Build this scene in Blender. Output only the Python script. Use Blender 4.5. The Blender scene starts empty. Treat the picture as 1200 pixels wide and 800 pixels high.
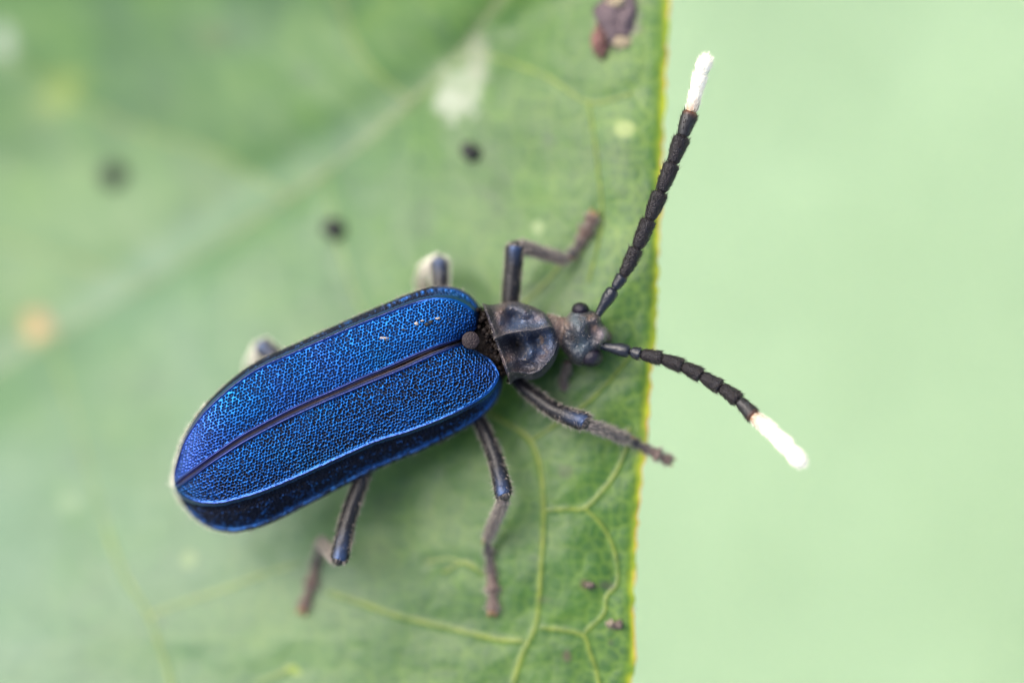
import bpy, math, random
import numpy as np
from mathutils import Vector

random.seed(7); RNG = np.random.default_rng(7)
scene = bpy.context.scene
# one Blender unit is one centimetre: a 1.5 cm beetle on a 6 cm leaf
scene.unit_settings.system = 'METRIC'; scene.unit_settings.scale_length = 0.01
C = scene.collection

# ------------------------------------------------------------------ camera
D = 10.0                 # camera to focal plane, cm
S = 350.0                # photograph pixels per cm on the focal plane
cam = bpy.data.cameras.new('camera'); camo = bpy.data.objects.new('camera', cam); C.objects.link(camo)
cam.sensor_width = 36.0; cam.lens = 36.0 * D / (1200.0 / S)
camo.location = (0, 0, D); camo.rotation_euler = (0, 0, 0)
cam.clip_start = 0.1; cam.clip_end = 2000
cam.dof.use_dof = True; cam.dof.focus_distance = D - 0.03
cam.dof.aperture_fstop = cam.lens * 1e-3 / 1.0       # opening 1 cm: a 105 mm macro lens at about f/10
cam.dof.aperture_blades = 0
scene.camera = camo

# ------------------------------------------------------------------ light
SUN_EL, SUN_AZ = math.radians(46), math.radians(-52)      # from the upper left, azimuth from +Y towards +X
world = bpy.data.worlds.new('World'); scene.world = world; world.use_nodes = True
wn = world.node_tree.nodes; wl = world.node_tree.links
sky = wn.new('ShaderNodeTexSky'); sky.sky_type = 'NISHITA'; sky.sun_disc = False
sky.sun_elevation = SUN_EL; sky.sun_rotation = SUN_AZ
sky.air_density = 1.0; sky.dust_density = 4.0; sky.ozone_density = 1.0
wl.new(sky.outputs[0], wn['Background'].inputs[0]); wn['Background'].inputs[1].default_value = 0.095
sun = bpy.data.lights.new('sun', 'SUN'); suno = bpy.data.objects.new('sun', sun); C.objects.link(suno)
sun.energy = 1.15; sun.angle = math.radians(65); sun.color = (1.0, 0.97, 0.93)
sd = Vector((math.sin(SUN_AZ) * math.cos(SUN_EL), math.cos(SUN_AZ) * math.cos(SUN_EL), math.sin(SUN_EL)))
suno.rotation_euler = sd.to_track_quat('Z', 'Y').to_euler(); suno.location = sd * 60
scene.view_settings.view_transform = 'Standard'; scene.view_settings.look = 'None'
scene.view_settings.exposure = 1.79; scene.view_settings.gamma = 1.0
scene.render.engine = 'CYCLES'; scene.cycles.use_denoising = True
scene.cycles.max_bounces = 8; scene.cycles.filter_width = 1.2

# ------------------------------------------------------------------ helpers
def P(px, py, z=0.0):
    """photograph pixel at height z (cm above the focal plane) -> world point"""
    k = (D - z) / D / S
    return np.stack(np.broadcast_arrays((np.asarray(px, float) - 600) * k, -(np.asarray(py, float) - 400) * k,
                                        np.asarray(z, float) + 0 * np.asarray(px, float)), -1)

def sstep(a, b, x):
    t = np.clip((x - a) / (b - a), 0, 1); return t * t * (3 - 2 * t)

def gauss(x, s): return np.exp(-(x / s) ** 2)

def hash2(i, j, seed):
    h = np.sin(i * 127.1 + j * 311.7 + seed * 74.7) * 43758.5453
    return h - np.floor(h)

def vnoise(x, y, seed=0):
    xi, yi = np.floor(x), np.floor(y); fx, fy = x - xi, y - yi
    fx = fx * fx * (3 - 2 * fx); fy = fy * fy * (3 - 2 * fy)
    a, b = hash2(xi, yi, seed), hash2(xi + 1, yi, seed); c, d = hash2(xi, yi + 1, seed), hash2(xi + 1, yi + 1, seed)
    return (a + (b - a) * fx) * (1 - fy) + (c + (d - c) * fx) * fy

def fbm(x, y, seed=0, oct=4):
    s = 0; a = 0.5
    for k in range(oct):
        s = s + a * (vnoise(x * 2 ** k, y * 2 ** k, seed + 13 * k) - 0.5); a *= 0.5
    return s * 2            # about -1..1

def worley(x, y, seed=0, jit=0.8):
    """distance to nearest and to second nearest of a jittered lattice"""
    xi, yi = np.floor(x), np.floor(y); d1 = np.full(x.shape, 9.0); d2 = d1.copy()
    for di in (-1, 0, 1):
        for dj in (-1, 0, 1):
            cx = xi + di + 0.5 + jit * (hash2(xi + di, yi + dj, seed) - 0.5)
            cy = yi + dj + 0.5 + jit * (hash2(xi + di, yi + dj, seed + 5) - 0.5)
            d = np.hypot(x - cx, y - cy)
            n1 = np.minimum(d1, d); d2 = np.where(d < d1, d1, np.minimum(d2, d)); d1 = n1
    return d1, d2

def spline(pts, n):
    """Catmull-Rom through pts, n samples evenly over the index"""
    p = np.asarray(pts, float); 
    if p.ndim == 1: p = p[:, None]
    m = len(p); t = np.linspace(0, m - 1, n); i = np.clip(np.floor(t).astype(int), 0, m - 2); f = (t - i)[:, None]
    g = lambda k: p[np.clip(k, 0, m - 1)]
    p0, p1, p2, p3 = g(i - 1), g(i), g(i + 1), g(i + 2)
    p0 = np.where((i == 0)[:, None], 2 * p1 - p2, p0); p3 = np.where((i == m - 2)[:, None], 2 * p2 - p1, p3)
    r = 0.5 * (2 * p1 + (p2 - p0) * f + (2 * p0 - 5 * p1 + 4 * p2 - p3) * f ** 2 + (3 * p1 - p0 - 3 * p2 + p3) * f ** 3)
    return r

def resample(c, n):
    d = np.r_[0, np.cumsum(np.linalg.norm(np.diff(c, axis=0), axis=1))]
    t = np.linspace(0, d[-1], n)
    return np.stack([np.interp(t, d, c[:, k]) for k in range(c.shape[1])], -1)

def link(name, me, mat=None, parent=None, smooth=True):
    o = bpy.data.objects.new(name, me); C.objects.link(o)
    if mat: me.materials.append(mat)
    if smooth: me.shade_smooth()
    if parent is not None: o.parent = parent
    return o

def mesh(verts, faces):
    me = bpy.data.meshes.new('m'); me.from_pydata([tuple(v) for v in verts], [], faces); me.update(); return me

def fattr(me, name, vals):
    a = me.attributes.new(name, 'FLOAT', 'POINT'); a.data.foreach_set('value', np.asarray(vals, np.float32).ravel())

def cattr(me, name, rgb):
    a = me.attributes.new(name, 'FLOAT_COLOR', 'POINT'); rgb = np.asarray(rgb, np.float32).reshape(-1, 3)
    a.data.foreach_set('color', np.c_[rgb, np.ones(len(rgb), np.float32)].ravel())

def grid_mesh(V, flip=False):
    n, m = V.shape[:2]; idx = np.arange(n * m).reshape(n, m)
    q = np.stack([idx[:-1, :-1], idx[1:, :-1], idx[1:, 1:], idx[:-1, 1:]], -1).reshape(-1, 4)
    if flip: q = q[:, ::-1]
    me = bpy.data.meshes.new('m'); v = V.reshape(-1, 3).astype(np.float32)
    me.vertices.add(len(v)); me.vertices.foreach_set('co', v.ravel())
    me.loops.add(q.size); me.loops.foreach_set('vertex_index', q.astype(np.int32).ravel())
    me.polygons.add(len(q)); me.polygons.foreach_set('loop_start', np.arange(0, q.size, 4, dtype=np.int32))
    me.polygons.foreach_set('loop_total', np.full(len(q), 4, np.int32))
    me.update(calc_edges=True); me.validate(); return me

def grid_normals(V):
    du = np.gradient(V, axis=0); dv = np.gradient(V, axis=1); n = np.cross(du, dv)
    l = np.linalg.norm(n, axis=-1, keepdims=True); n = n / np.maximum(l, 1e-9)
    return n * np.where(n[..., 2:3] < 0, -1, 1)

def loft(pts, radii, seg=20, rings=None, rough=0.0, flat=1.0, seed=0, ridge=0.0):
    """closed tapered tube through world points; flat squashes it across; returns mesh (+ param attr 't')"""
    pts = np.asarray(pts, float); radii = np.asarray(radii, float)
    rings = rings or 8 * (len(pts) - 1) + 1
    c = spline(pts, rings); r = np.maximum(spline(radii, rings)[:, 0], 1e-4)
    tan = np.gradient(c, axis=0); tan /= np.linalg.norm(tan, axis=1, keepdims=True) + 1e-12
    up = np.array([0, 0, 1.0]); 
    if abs(tan[0] @ up) > 0.95: up = np.array([0, 1.0, 0])
    V = []; T = []; TP = []
    nrm = up - tan[0] * (tan[0] @ up); nrm /= np.linalg.norm(nrm)
    a = np.linspace(0, 2 * math.pi, seg, endpoint=False)
    for i in range(rings):
        nrm = nrm - tan[i] * (tan[i] @ nrm); nrm /= np.linalg.norm(nrm); b = np.cross(tan[i], nrm)
        rr = r[i] * (1 + rough * fbm(np.cos(a) * 1.5 + 9 + seed, np.sin(a) * 1.5 + i * 0.22, seed))
        if ridge: rr = rr * (1 + ridge * np.cos(4 * a))
        V.append(c[i] + np.outer(rr * np.cos(a) * flat, nrm) + np.outer(rr * np.sin(a), b)); T += [i / (rings - 1)] * seg; TP += list(np.maximum(np.cos(a), 0))
    V = np.concatenate(V); n = rings
    f = [(i * seg + j, i * seg + (j + 1) % seg, (i + 1) * seg + (j + 1) % seg, (i + 1) * seg + j) for i in range(n - 1) for j in range(seg)]
    f.append(tuple(range(seg))[::-1]); f.append(tuple((n - 1) * seg + j for j in range(seg)))
    me = mesh(V, f); fattr(me, 't', T); fattr(me, 'top', TP); return me

def merge(meshes):
    vs, fs, ts, o = [], [], [], 0
    for m in meshes:
        vs += [v.co[:] for v in m.vertices]; fs += [tuple(i + o for i in p.vertices) for p in m.polygons]
        if 't' in m.attributes: ts += [d.value for d in m.attributes['t'].data]
        else: ts += [0.0] * len(m.vertices)
        o += len(m.vertices)
    me = mesh(vs, fs); fattr(me, 't', ts); return me

def blob(center, rad, seed=0, rough=0.15, nu=32, nv=20, freq=2.0):
    """uneven closed ellipsoid; rad is a 3-vector"""
    th = np.linspace(0, math.pi, nv); ph = np.linspace(0, 2 * math.pi, nu, endpoint=False)
    V = []
    for t in th:
        d = np.stack([np.sin(t) * np.cos(ph), np.sin(t) * np.sin(ph), np.full(nu, np.cos(t))], -1)
        k = 1 + rough * fbm(d[:, 0] * freq + 3 + seed, d[:, 1] * freq + d[:, 2] * freq * 1.3 + 7, seed)
        V.append(np.asarray(center) + d * k[:, None] * np.asarray(rad))
    V = np.concatenate(V)
    f = [(i * nu + j, (i + 1) * nu + j, (i + 1) * nu + (j + 1) % nu, i * nu + (j + 1) % nu) for i in range(nv - 1) for j in range(nu)]
    return mesh(V, f)

def surf_samples(me, n, keep=None):
    me.calc_loop_triangles(); nt = len(me.loop_triangles); t = np.empty(nt * 3, np.int32); me.loop_triangles.foreach_get('vertices', t); t = t.reshape(-1, 3)
    v = np.empty(len(me.vertices) * 3, np.float32); me.vertices.foreach_get('co', v); v = v.reshape(-1, 3).astype(float)
    a, b, c = v[t[:, 0]], v[t[:, 1]], v[t[:, 2]]; nn = np.cross(b - a, c - a); ar = np.linalg.norm(nn, axis=1) + 1e-15
    pr = ar * (keep((a + b + c) / 3, nn / ar[:, None]) if keep else 1); pr = pr / pr.sum()
    i = RNG.choice(nt, n, p=pr); r1 = np.sqrt(RNG.random(n))[:, None]; r2 = RNG.random(n)[:, None]
    return a[i] * (1 - r1) + b[i] * r1 * (1 - r2) + c[i] * r1 * r2, (nn / ar[:, None])[i]

def hair_mesh(p, nr, length, width, lean=None, amt=1.0, jit=0.4):
    """thin three-sided tapering bristles"""
    n = len(p); d = nr * 1.0 + jit * RNG.normal(size=(n, 3))
    if lean is not None: d = d + amt * np.asarray(lean)
    d /= np.linalg.norm(d, axis=1, keepdims=True); L = (length * RNG.uniform(0.5, 1.2, n))[:, None]
    s = np.cross(d, RNG.normal(size=(n, 3))); s /= np.linalg.norm(s, axis=1, keepdims=True); b = np.cross(d, s); w = width
    base = p - nr * width
    v = np.stack([base + s * w, base + (-0.5 * s + 0.87 * b) * w, base + (-0.5 * s - 0.87 * b) * w, base + d * L], 1).reshape(-1, 3)
    k = np.arange(n) * 4; f = np.concatenate([np.stack([k, k + 1, k + 3], 1), np.stack([k + 1, k + 2, k + 3], 1), np.stack([k + 2, k, k + 3], 1)])
    return mesh(v, [tuple(int(x) for x in q) for q in f])

def hair(me, n, length, width, mat, parent, lean=None, amt=1.0, keep=None, jit=0.4):
    p, nr = surf_samples(me, n, keep); o = link('hair', hair_mesh(p, nr, length, width, lean, amt, jit), mat, parent, smooth=False)
    o['kind'] = 'stuff'; return o

def thing(name, label, cat, loc=(0, 0, 0)):
    o = bpy.data.objects.new(name, None); C.objects.link(o); o.empty_display_size = 0.1
    o['label'] = label; o['category'] = cat; return o

# ------------------------------------------------------------------ materials
def new_mat(name):
    m = bpy.data.materials.new(name); m.use_nodes = True; nt = m.node_tree
    return m, nt, nt.nodes['Principled BSDF'], nt.nodes, nt.links

def node(nt, kind, **kw):
    n = nt.nodes.new(kind)
    for k, v in kw.items(): setattr(n, k, v)
    return n

def simple(name, col, rough=0.5, metal=0.0, spec=0.5, var=0.25, scale=30.0, bump=0.0, bscale=120.0, sss=0.0):
    m, nt, b, N, L = new_mat(name)
    co = node(nt, 'ShaderNodeTexCoord'); nz = node(nt, 'ShaderNodeTexNoise'); nz.inputs['Scale'].default_value = scale; nz.inputs['Detail'].default_value = 4
    L.new(co.outputs['Object'], nz.inputs['Vector'])
    mx = node(nt, 'ShaderNodeMix', data_type='RGBA'); c = np.array(col)
    mx.inputs[6].default_value = (*np.clip(c * (1 - var), 0, 1), 1); mx.inputs[7].default_value = (*np.clip(c * (1 + var), 0, 1), 1)
    L.new(nz.outputs['Fac'], mx.inputs[0]); L.new(mx.outputs[2], b.inputs['Base Color'])
    b.inputs['Roughness'].default_value = rough; b.inputs['Metallic'].default_value = metal; b.inputs['Specular IOR Level'].default_value = spec
    if sss: b.inputs['Subsurface Weight'].default_value = sss; b.inputs['Subsurface Radius'].default_value = (0.03, 0.025, 0.015)
    if bump:
        n2 = node(nt, 'ShaderNodeTexNoise'); n2.inputs['Scale'].default_value = bscale; n2.inputs['Detail'].default_value = 3; L.new(co.outputs['Object'], n2.inputs['Vector'])
        bp = node(nt, 'ShaderNodeBump'); bp.inputs['Strength'].default_value = bump; bp.inputs['Distance'].default_value = 0.01
        L.new(n2.outputs['Fac'], bp.inputs['Height']); L.new(bp.outputs[0], b.inputs['Normal'])
    return m

def tinted(name, rough=0.4, metal=1.0, spec=0.5, bump=0.1, bscale=300.0, metal_attr=None, coat=0.0):
    """base colour comes from the pigment attribute 'tint' of the mesh"""
    m, nt, b, N, L = new_mat(name)
    at = node(nt, 'ShaderNodeAttribute', attribute_name='tint'); L.new(at.outputs['Color'], b.inputs['Base Color'])
    b.inputs['Roughness'].default_value = rough; b.inputs['Metallic'].default_value = metal; b.inputs['Specular IOR Level'].default_value = spec
    b.inputs['Coat Weight'].default_value = coat; b.inputs['Coat Roughness'].default_value = 0.25
    if metal_attr:
        a2 = node(nt, 'ShaderNodeAttribute', attribute_name=metal_attr); L.new(a2.outputs['Fac'], b.inputs['Metallic'])
    co = node(nt, 'ShaderNodeTexCoord'); n2 = node(nt, 'ShaderNodeTexNoise'); n2.inputs['Scale'].default_value = bscale; L.new(co.outputs['Object'], n2.inputs['Vector'])
    bp = node(nt, 'ShaderNodeBump'); bp.inputs['Strength'].default_value = bump; bp.inputs['Distance'].default_value = 0.005
    L.new(n2.outputs['Fac'], bp.inputs['Height']); L.new(bp.outputs[0], b.inputs['Normal'])
    return m

def rough_from(m, attr, lo, hi):
    nt = m.node_tree; a = node(nt, 'ShaderNodeAttribute', attribute_name=attr); q = node(nt, 'ShaderNodeMapRange')
    q.inputs['To Min'].default_value = lo; q.inputs['To Max'].default_value = hi
    nt.links.new(a.outputs['Fac'], q.inputs['Value']); nt.links.new(q.outputs[0], nt.nodes['Principled BSDF'].inputs['Roughness'])
    q2 = node(nt, 'ShaderNodeMapRange'); q2.inputs['To Min'].default_value = 0.5; q2.inputs['To Max'].default_value = 0.08
    nt.links.new(a.outputs['Fac'], q2.inputs['Value']); nt.links.new(q2.outputs[0], nt.nodes['Principled BSDF'].inputs['Specular IOR Level'])
M_elytron = tinted('blue metallic wing case', rough=0.38, metal_attr='metal', bump=0.08, bscale=260)
rough_from(M_elytron, 'pit_shade', 0.42, 0.6)
M_chitin = tinted('bluish brown cuticle', rough=0.5, metal_attr='metal', bump=0.5, bscale=110)
M_black = simple('black cuticle', (0.014, 0.013, 0.016), rough=0.38, var=0.5, bump=0.4, bscale=150)
M_body = simple('dark brown body cuticle', (0.009, 0.006, 0.005), rough=0.5, spec=0.12, var=0.6, scale=40, bump=0.9, bscale=70)
M_scut = simple('brown scutellum cuticle', (0.020, 0.013, 0.014), spec=0.25, rough=0.6, var=0.4, bump=0.6, bscale=120)
M_hair = simple('pale tan hair', (0.25, 0.215, 0.185), rough=0.5)
M_dhair = simple('dark brown hair', (0.022, 0.016, 0.015), rough=0.5, spec=0.25)
M_whair = simple('whitish hair', (0.75, 0.70, 0.60), rough=0.5)
M_neck = simple('tan neck membrane', (0.10, 0.065, 0.05), rough=0.5, var=0.6, bump=0.5)
M_eye = simple('black purple eye', (0.010, 0.007, 0.014), spec=0.35, rough=0.34, var=0.3, bump=0.35, bscale=330)
M_claw = simple('amber claw', (0.22, 0.10, 0.04), rough=0.35)
M_flake = simple('pale flake', (0.30, 0.26, 0.23), rough=0.7)
M_scrape = simple('black scrape', (0.01, 0.009, 0.009), rough=0.7)

# ------------------------------------------------------------------ ground far below
GZ = -40.0
m, nt, b, N, L = new_mat('pale lime lawn')
co = node(nt, 'ShaderNodeTexCoord'); nz = node(nt, 'ShaderNodeTexNoise'); nz.inputs['Scale'].default_value = 0.05; nz.inputs['Detail'].default_value = 3
mx = node(nt, 'ShaderNodeMix', data_type='RGBA'); mx.inputs[6].default_value = (0.350, 0.472, 0.292, 1); mx.inputs[7].default_value = (0.388, 0.515, 0.320, 1)
L.new(co.outputs['Object'], nz.inputs['Vector']); L.new(nz.outputs['Fac'], mx.inputs[0]); L.new(mx.outputs[2], b.inputs['Base Color'])
b.inputs['Roughness'].default_value = 0.9; b.inputs['Specular IOR Level'].default_value = 0.1
M_ground = m
g = np.linspace(-1, 1, 61); gx, gy = np.meshgrid(np.sign(g) * np.abs(g) ** 2.2 * 900, np.sign(g) * np.abs(g) ** 2.2 * 900, indexing='ij')
gr = link('ground', grid_mesh(np.stack([gx, gy, GZ + 0.8 * fbm(gx / 25, gy / 25, 3)], -1)), M_ground); gr['kind'] = 'structure'
gr['label'] = 'pale lime green lawn far below the leaf, wholly out of focus'
nb = 7000; bx, by = RNG.uniform(-16, 22, nb), RNG.uniform(-15, 15, nb)
bz = GZ + 0.8 * fbm(bx / 25, by / 25, 3)
me = hair_mesh(np.stack([bx, by, bz], -1), np.tile([0, 0, 1.0], (nb, 1)), 1.6, 0.12, jit=0.6)
o = link('grass', me, M_ground, smooth=False); o['kind'] = 'stuff'; o['label'] = 'short pale grass blades on the lawn far below the leaf'; o['category'] = 'grass'

# ------------------------------------------------------------------ leaf
def midrib_line():
    return spline([(-900, 1010), (-620, 830), (-330, 640), (-120, 505), (0, 430), (170, 335), (330, 238), (440, 155), (540, 60), (620, -60), (700, -230), (770, -400), (800, -500)], 600)
def zleaf(px, py):
    px = np.asarray(px, float); py = np.asarray(py, float)
    a = np.interp(py, [-500, 0, 200, 450, 750, 1000, 1500], [0.42, 0.52, 0.53, 0.42, 0.21, 0.12, 0.15])
    xm = np.interp(py, [-500, -100, 0, 200, 400, 560, 680, 800, 1000, 1300], [800, 790, 786, 776, 768, 752, 743, 742, 730, 700])
    t = (xm - px) / S
    z = -0.14 - 0.14 * sstep(460, 0, py) - a * np.where(t > 0, 1.4 * t * t / (np.abs(t) + 0.5), 0.2 * t) - 0.02 * gauss(t, 0.2)
    # the half beyond the midrib folds up again
    ax = (px * 0.55 + (py - 430) * 0.835)           # signed distance in pixels from the midrib (negative beyond)
    d = np.maximum(-ax - 5, 0) / S
    z = z + 0.26 * d * d / (d + 0.3) - 0.05 * gauss(ax, 40)
    # soft bulges of the blade
    z = z + 0.030 * fbm(px / 130, py / 130, 11, 3) + 0.02 * np.sin(py / 95.0) * gauss(px - 760, 90)
    z = z - 0.00006 * np.maximum(-60 - px, 0)
    return z

mid = resample(midrib_line(), 900)
marg_r = resample(spline([(-900, 1010), (-790, 1150), (-520, 1330), (-150, 1420), (250, 1370), (520, 1200), (690, 980), (742, 800), (743, 690), (752, 570), (768, 400), (776, 200), (785, 20), (793, -120), (806, -300), (802, -420), (800, -500)], 900), 900)
marg_l = resample(spline([(-900, 1010), (-1010, 880), (-1080, 600), (-960, 200), (-700, -150), (-350, -420), (0, -600), (350, -690), (600, -680), (730, -600), (800, -500)], 900), 900)
# secondary veins, as pixel polylines; width in pixels
VEINS = [
 ([(560, 478), (600, 500), (622, 516), (633, 548), (637, 600), (634, 660), (628, 730), (612, 765), (598, 810), (570, 900)], 6.5),
 ([(622, 516), (650, 498), (690, 470), (720, 440), (742, 412)], 3.5),
 ([(637, 598), (665, 596), (685, 595), (706, 575), (722, 553), (734, 525), (738, 500)], 4.5),
 ([(685, 595), (705, 615), (718, 640), (724, 668), (722, 686), (711, 698), (708, 718), (690, 736), (684, 742)], 4.0),
 ([(634, 735), (660, 738), (684, 745), (691, 765), (697, 780), (703, 805), (715, 840)], 5.0),
 ([(386, 694), (420, 705), (470, 722), (530, 736), (580, 748), (616, 751)], 6.0),
 ([(120, 600), (132, 640), (150, 680), (172, 716), (185, 750), (200, 800), (215, 880), (250, 1000)], 8.0),
 ([(60, 395), (85, 480), (105, 550), (120, 600)], 5.0),
 ([(176, 720), (215, 705), (262, 690), (310, 672), (350, 660)], 6.0),
 ([(560, 478), (500, 455), (450, 400), (410, 330), (380, 205)], 4.0),
 ([(520, 670), (545, 658), (566, 672)], 3.5),
 ([(500, 658), (530, 655), (560, 668)], 2.5),
 ([(690, 120), (700, 190), (705, 260), (690, 330)], 3.0),
 ([(560, 60), (640, 90), (690, 120), (740, 110)], 3.0),
 ([(345, 780), (330, 788), (300, 800)], 5.0),
 ([(690, 262), (640, 330), (560, 400)], 3.5),
 ([(340, 232), (250, 180), (130, 140), (0, 60)], 4.0),
 ([(170, 332), (60, 300), (-100, 250)], 3.5),
 ([(480, 120), (420, 60), (380, -60)], 4.0),
]
VC = [(resample(spline(p, 12 * len(p)), 14 * len(p)), w) for p, w in VEINS]

def seg_dist(px, py, poly):
    d = np.full(px.shape, 1e9)
    for a, b in zip(poly[:-1], poly[1:]):
        ab = b - a; t = np.clip(((px - a[0]) * ab[0] + (py - a[1]) * ab[1]) / (ab @ ab + 1e-9), 0, 1)
        d = np.minimum(d, np.hypot(px - a[0] - t * ab[0], py - a[1] - t * ab[1]))
    return d

def leaf_uv():
    """rows along the leaf (denser in the frame), columns from the left margin over the midrib to the right margin"""
    tm = np.linspace(0, 1, 900)
    inside = np.interp(tm, [0, 0.22, 0.3, 0.86, 0.92, 1], [0, 0, 1, 1, 0, 0])
    wgt = np.cumsum(0.35 + 2.2 * inside); wgt = (wgt - wgt[0]) / (wgt[-1] - wgt[0])
    t = np.interp(np.linspace(0, 1, 900), wgt, tm)
    g = lambda c: np.stack([np.interp(t, tm, c[:, 0]), np.interp(t, tm, c[:, 1])], -1)
    m_, r_, l_ = g(mid), g(marg_r), g(marg_l)
    q = np.linspace(0, 1, 280); q = q * 0.9 + 0.1 * (1 - (1 - q) ** 2)
    ql = np.linspace(1, 0, 60)[:-1]
    Lh = m_[:, None] + (l_ - m_)[:, None] * ql[None, :, None]; Rh = m_[:, None] + (r_ - m_)[:, None] * q[None, :, None]
    X = np.concatenate([Lh, Rh], 1); Q = np.concatenate([ql, q])[None, :] + 0 * X[..., 0]; side = np.concatenate([-np.ones(59), np.ones(280)])[None, :] + 0 * Q
    return X[..., 0], X[..., 1], Q, side, np.linalg.norm(r_ - m_, axis=1)[:, None], np.linalg.norm(l_ - m_, axis=1)[:, None]

lx, ly, lq, lside, lenr, lenl = leaf_uv()
edge = (1 - lq) * np.where(lside > 0, lenr, lenl)          # pixels from the margin
# small uneven notches and teeth along the margin
lx = lx + gauss(edge, 10) * (3.2 * fbm(ly / 9, lx / 200, 21, 3) + 2.2 * fbm(ly / 40, lx / 200, 22, 2)) * (lside > 0)
vd = np.full(lx.shape, 1e9); vcore = np.zeros(lx.shape); box = (lx > -150) & (lx < 820) & (ly > -120) & (ly < 900)
bxp, byp = lx[box], ly[box]; vv = np.zeros(bxp.shape); vw = np.zeros(bxp.shape)
for poly, w in VC:
    d = seg_dist(bxp, byp, poly[::3] if len(poly) > 60 else poly); vv = np.maximum(vv, gauss(d, 0.40 * w)); vw = np.maximum(vw, gauss(d, 4 * w))
vein = np.zeros(lx.shape); vein[box] = vv; vwide = np.zeros(lx.shape); vwide[box] = vw
dm = np.full(lx.shape, 1e9); dm[box] = seg_dist(bxp, byp, mid[::12]); mrib = gauss(dm, 9.0)
# fine net of veinlets: cell borders of two warped lattices
wx = lx + 7 * fbm(lx / 30, ly / 30, 31, 3); wy = ly + 7 * fbm(lx / 30, ly / 30, 32, 3)
a1, a2 = worley(wx / 34, wy / 34, 41); b1, b2 = worley(wx / 14, wy / 14, 43)
net1 = gauss((a2 - a1) * 34, 3.2); net2 = gauss((b2 - b1) * 14, 1.9)
zl = zleaf(lx, ly) + (-0.008 * vwide + 0.006 * vein) + 0.0008 * (np.minimum(b2 - b1, 0.5) * 2 - 0.5) + 0.003 * np.minimum(a2 - a1, 0.6) - 0.012 * mrib
zl = zl - 0.008 * gauss(edge, 12) * (lside > 0)
LV = P(lx, ly, zl)
# pigment, with the painted sky sheen
n1 = fbm(lx / 150, ly / 150, 51, 4); n2 = fbm(lx / 45, ly / 45, 52, 4); n3 = fbm(lx / 12, ly / 12, 53, 3)
rgt = (lside > 0)
def mixc(c, col, f): return c * (1 - f[..., None]) + np.asarray(col)[None, None] * f[..., None]
tint = np.zeros(lx.shape + (3,)) + np.array([0.040, 0.106, 0.017])
tint = mixc(tint, (0.030, 0.080, 0.016), sstep(-0.1, 0.6, n1) * 0.7)
tint = mixc(tint, (0.064, 0.145, 0.018), sstep(0.05, 0.6, n2) * 0.65)
tint = mixc(tint, (0.058, 0.138, 0.016), sstep(0.0, 0.6, n3) * 0.35)
tint = mixc(tint, (0.028, 0.068, 0.020), sstep(0.1, 0.6, -n2) * 0.6)
beyond = sstep(-6, -40, lx * 0.55 + (ly - 430) * 0.835)
tint = mixc(tint, (0.066, 0.148, 0.020), beyond * 0.6 * sstep(-0.5, 0.3, n1 + n2))
tint = mixc(tint, (0.110, 0.195, 0.024), net2 * (0.35 + 0.45 * sstep(150, 20, edge) * rgt))
tint = mixc(tint, (0.110, 0.190, 0.026), net1 * np.clip(0.5 * sstep(-0.5, 0.4, n2) + 0.4 * sstep(120, 30, edge) * rgt, 0, 1))
tint = mixc(tint, (0.200, 0.240, 0.032), vein * np.clip(0.7 + 0.5 * n3, 0.3, 1))
tint = mixc(tint, (0.150, 0.160, 0.085), mrib * 0.4 * sstep(-0.4, 0.4, n2 + 0.2))
dist = sstep(680, 150, lx + 0.45 * np.maximum(ly - 520, 0)) * (0.8 + 0.4 * n1)
tint = mixc(tint, (0.108, 0.190, 0.120), 0.8 * dist * (1 - 0.5 * beyond))     # grey-blue sky sheen painted into the blade towards the leaf base
tint = mixc(tint, (0.100, 0.210, 0.014), gauss(edge, 16) * rgt * 0.75)
tint = mixc(tint, (0.400, 0.430, 0.020), gauss(edge - 3, 8.0 + 5 * n3) * rgt * np.clip(0.75 + 0.9 * fbm(lx / 200, ly / 16, 63, 3), 0.15, 1))
tint = mixc(tint, (0.560, 0.260, 0.090), gauss(edge, 3.0) * rgt * sstep(-0.15, 0.25, fbm(lx / 300, ly / 33, 61, 3) + 0.06))
tint = mixc(tint, (0.550, 0.500, 0.300), gauss(edge, 2.2) * rgt * sstep(0.0, 0.3, fbm(lx / 300, ly / 21, 62, 3)))
def spot(x, y, rx, ry, col, k=1.0, rot=0.0, n=0.35, seed=0):
    global tint
    c, s = math.cos(rot), math.sin(rot); dx, dy = lx - x, ly - y
    d = np.hypot((dx * c + dy * s) / rx, (-dx * s + dy * c) / ry) * (1 + n * fbm(lx / 18, ly / 18, 70 + seed, 3))
    tint = mixc(tint, col, k * sstep(1.25, 0.55, d))
spot(545, 100, 38, 20, (0.24, 0.28, 0.20), 0.75, -0.9, 0.9, 1); spot(528, 120, 26, 18, (0.30, 0.33, 0.26), 0.7, 0.2, 0.9, 2)
spot(562, 66, 14, 26, (0.22, 0.23, 0.17), 0.5, 0.3, 0.9, 3)
spot(45, 379, 14, 15, (0.36, 0.18, 0.08), 0.7, 0, 0.5, 4); spot(38, 392, 9, 16, (0.5, 0.32, 0.1), 0.6, 0, 0.5, 5)
spot(68, 112, 42, 20, (0.20, 0.26, 0.06), 0.6, -0.75, 0.6, 6)
spot(733, 153, 12, 10, (0.30, 0.36, 0.12), 0.6, 0, 0.5, 7); spot(630, 266, 9, 10, (0.22, 0.29, 0.13), 0.6, 0, 0.5, 8)
spot(222, 654, 9, 9, (0.20, 0.28, 0.12), 0.6, 0, 0.5, 9); spot(84, 588, 13, 11, (0.20, 0.28, 0.16), 0.4, 0, 0.5, 10)
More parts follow.
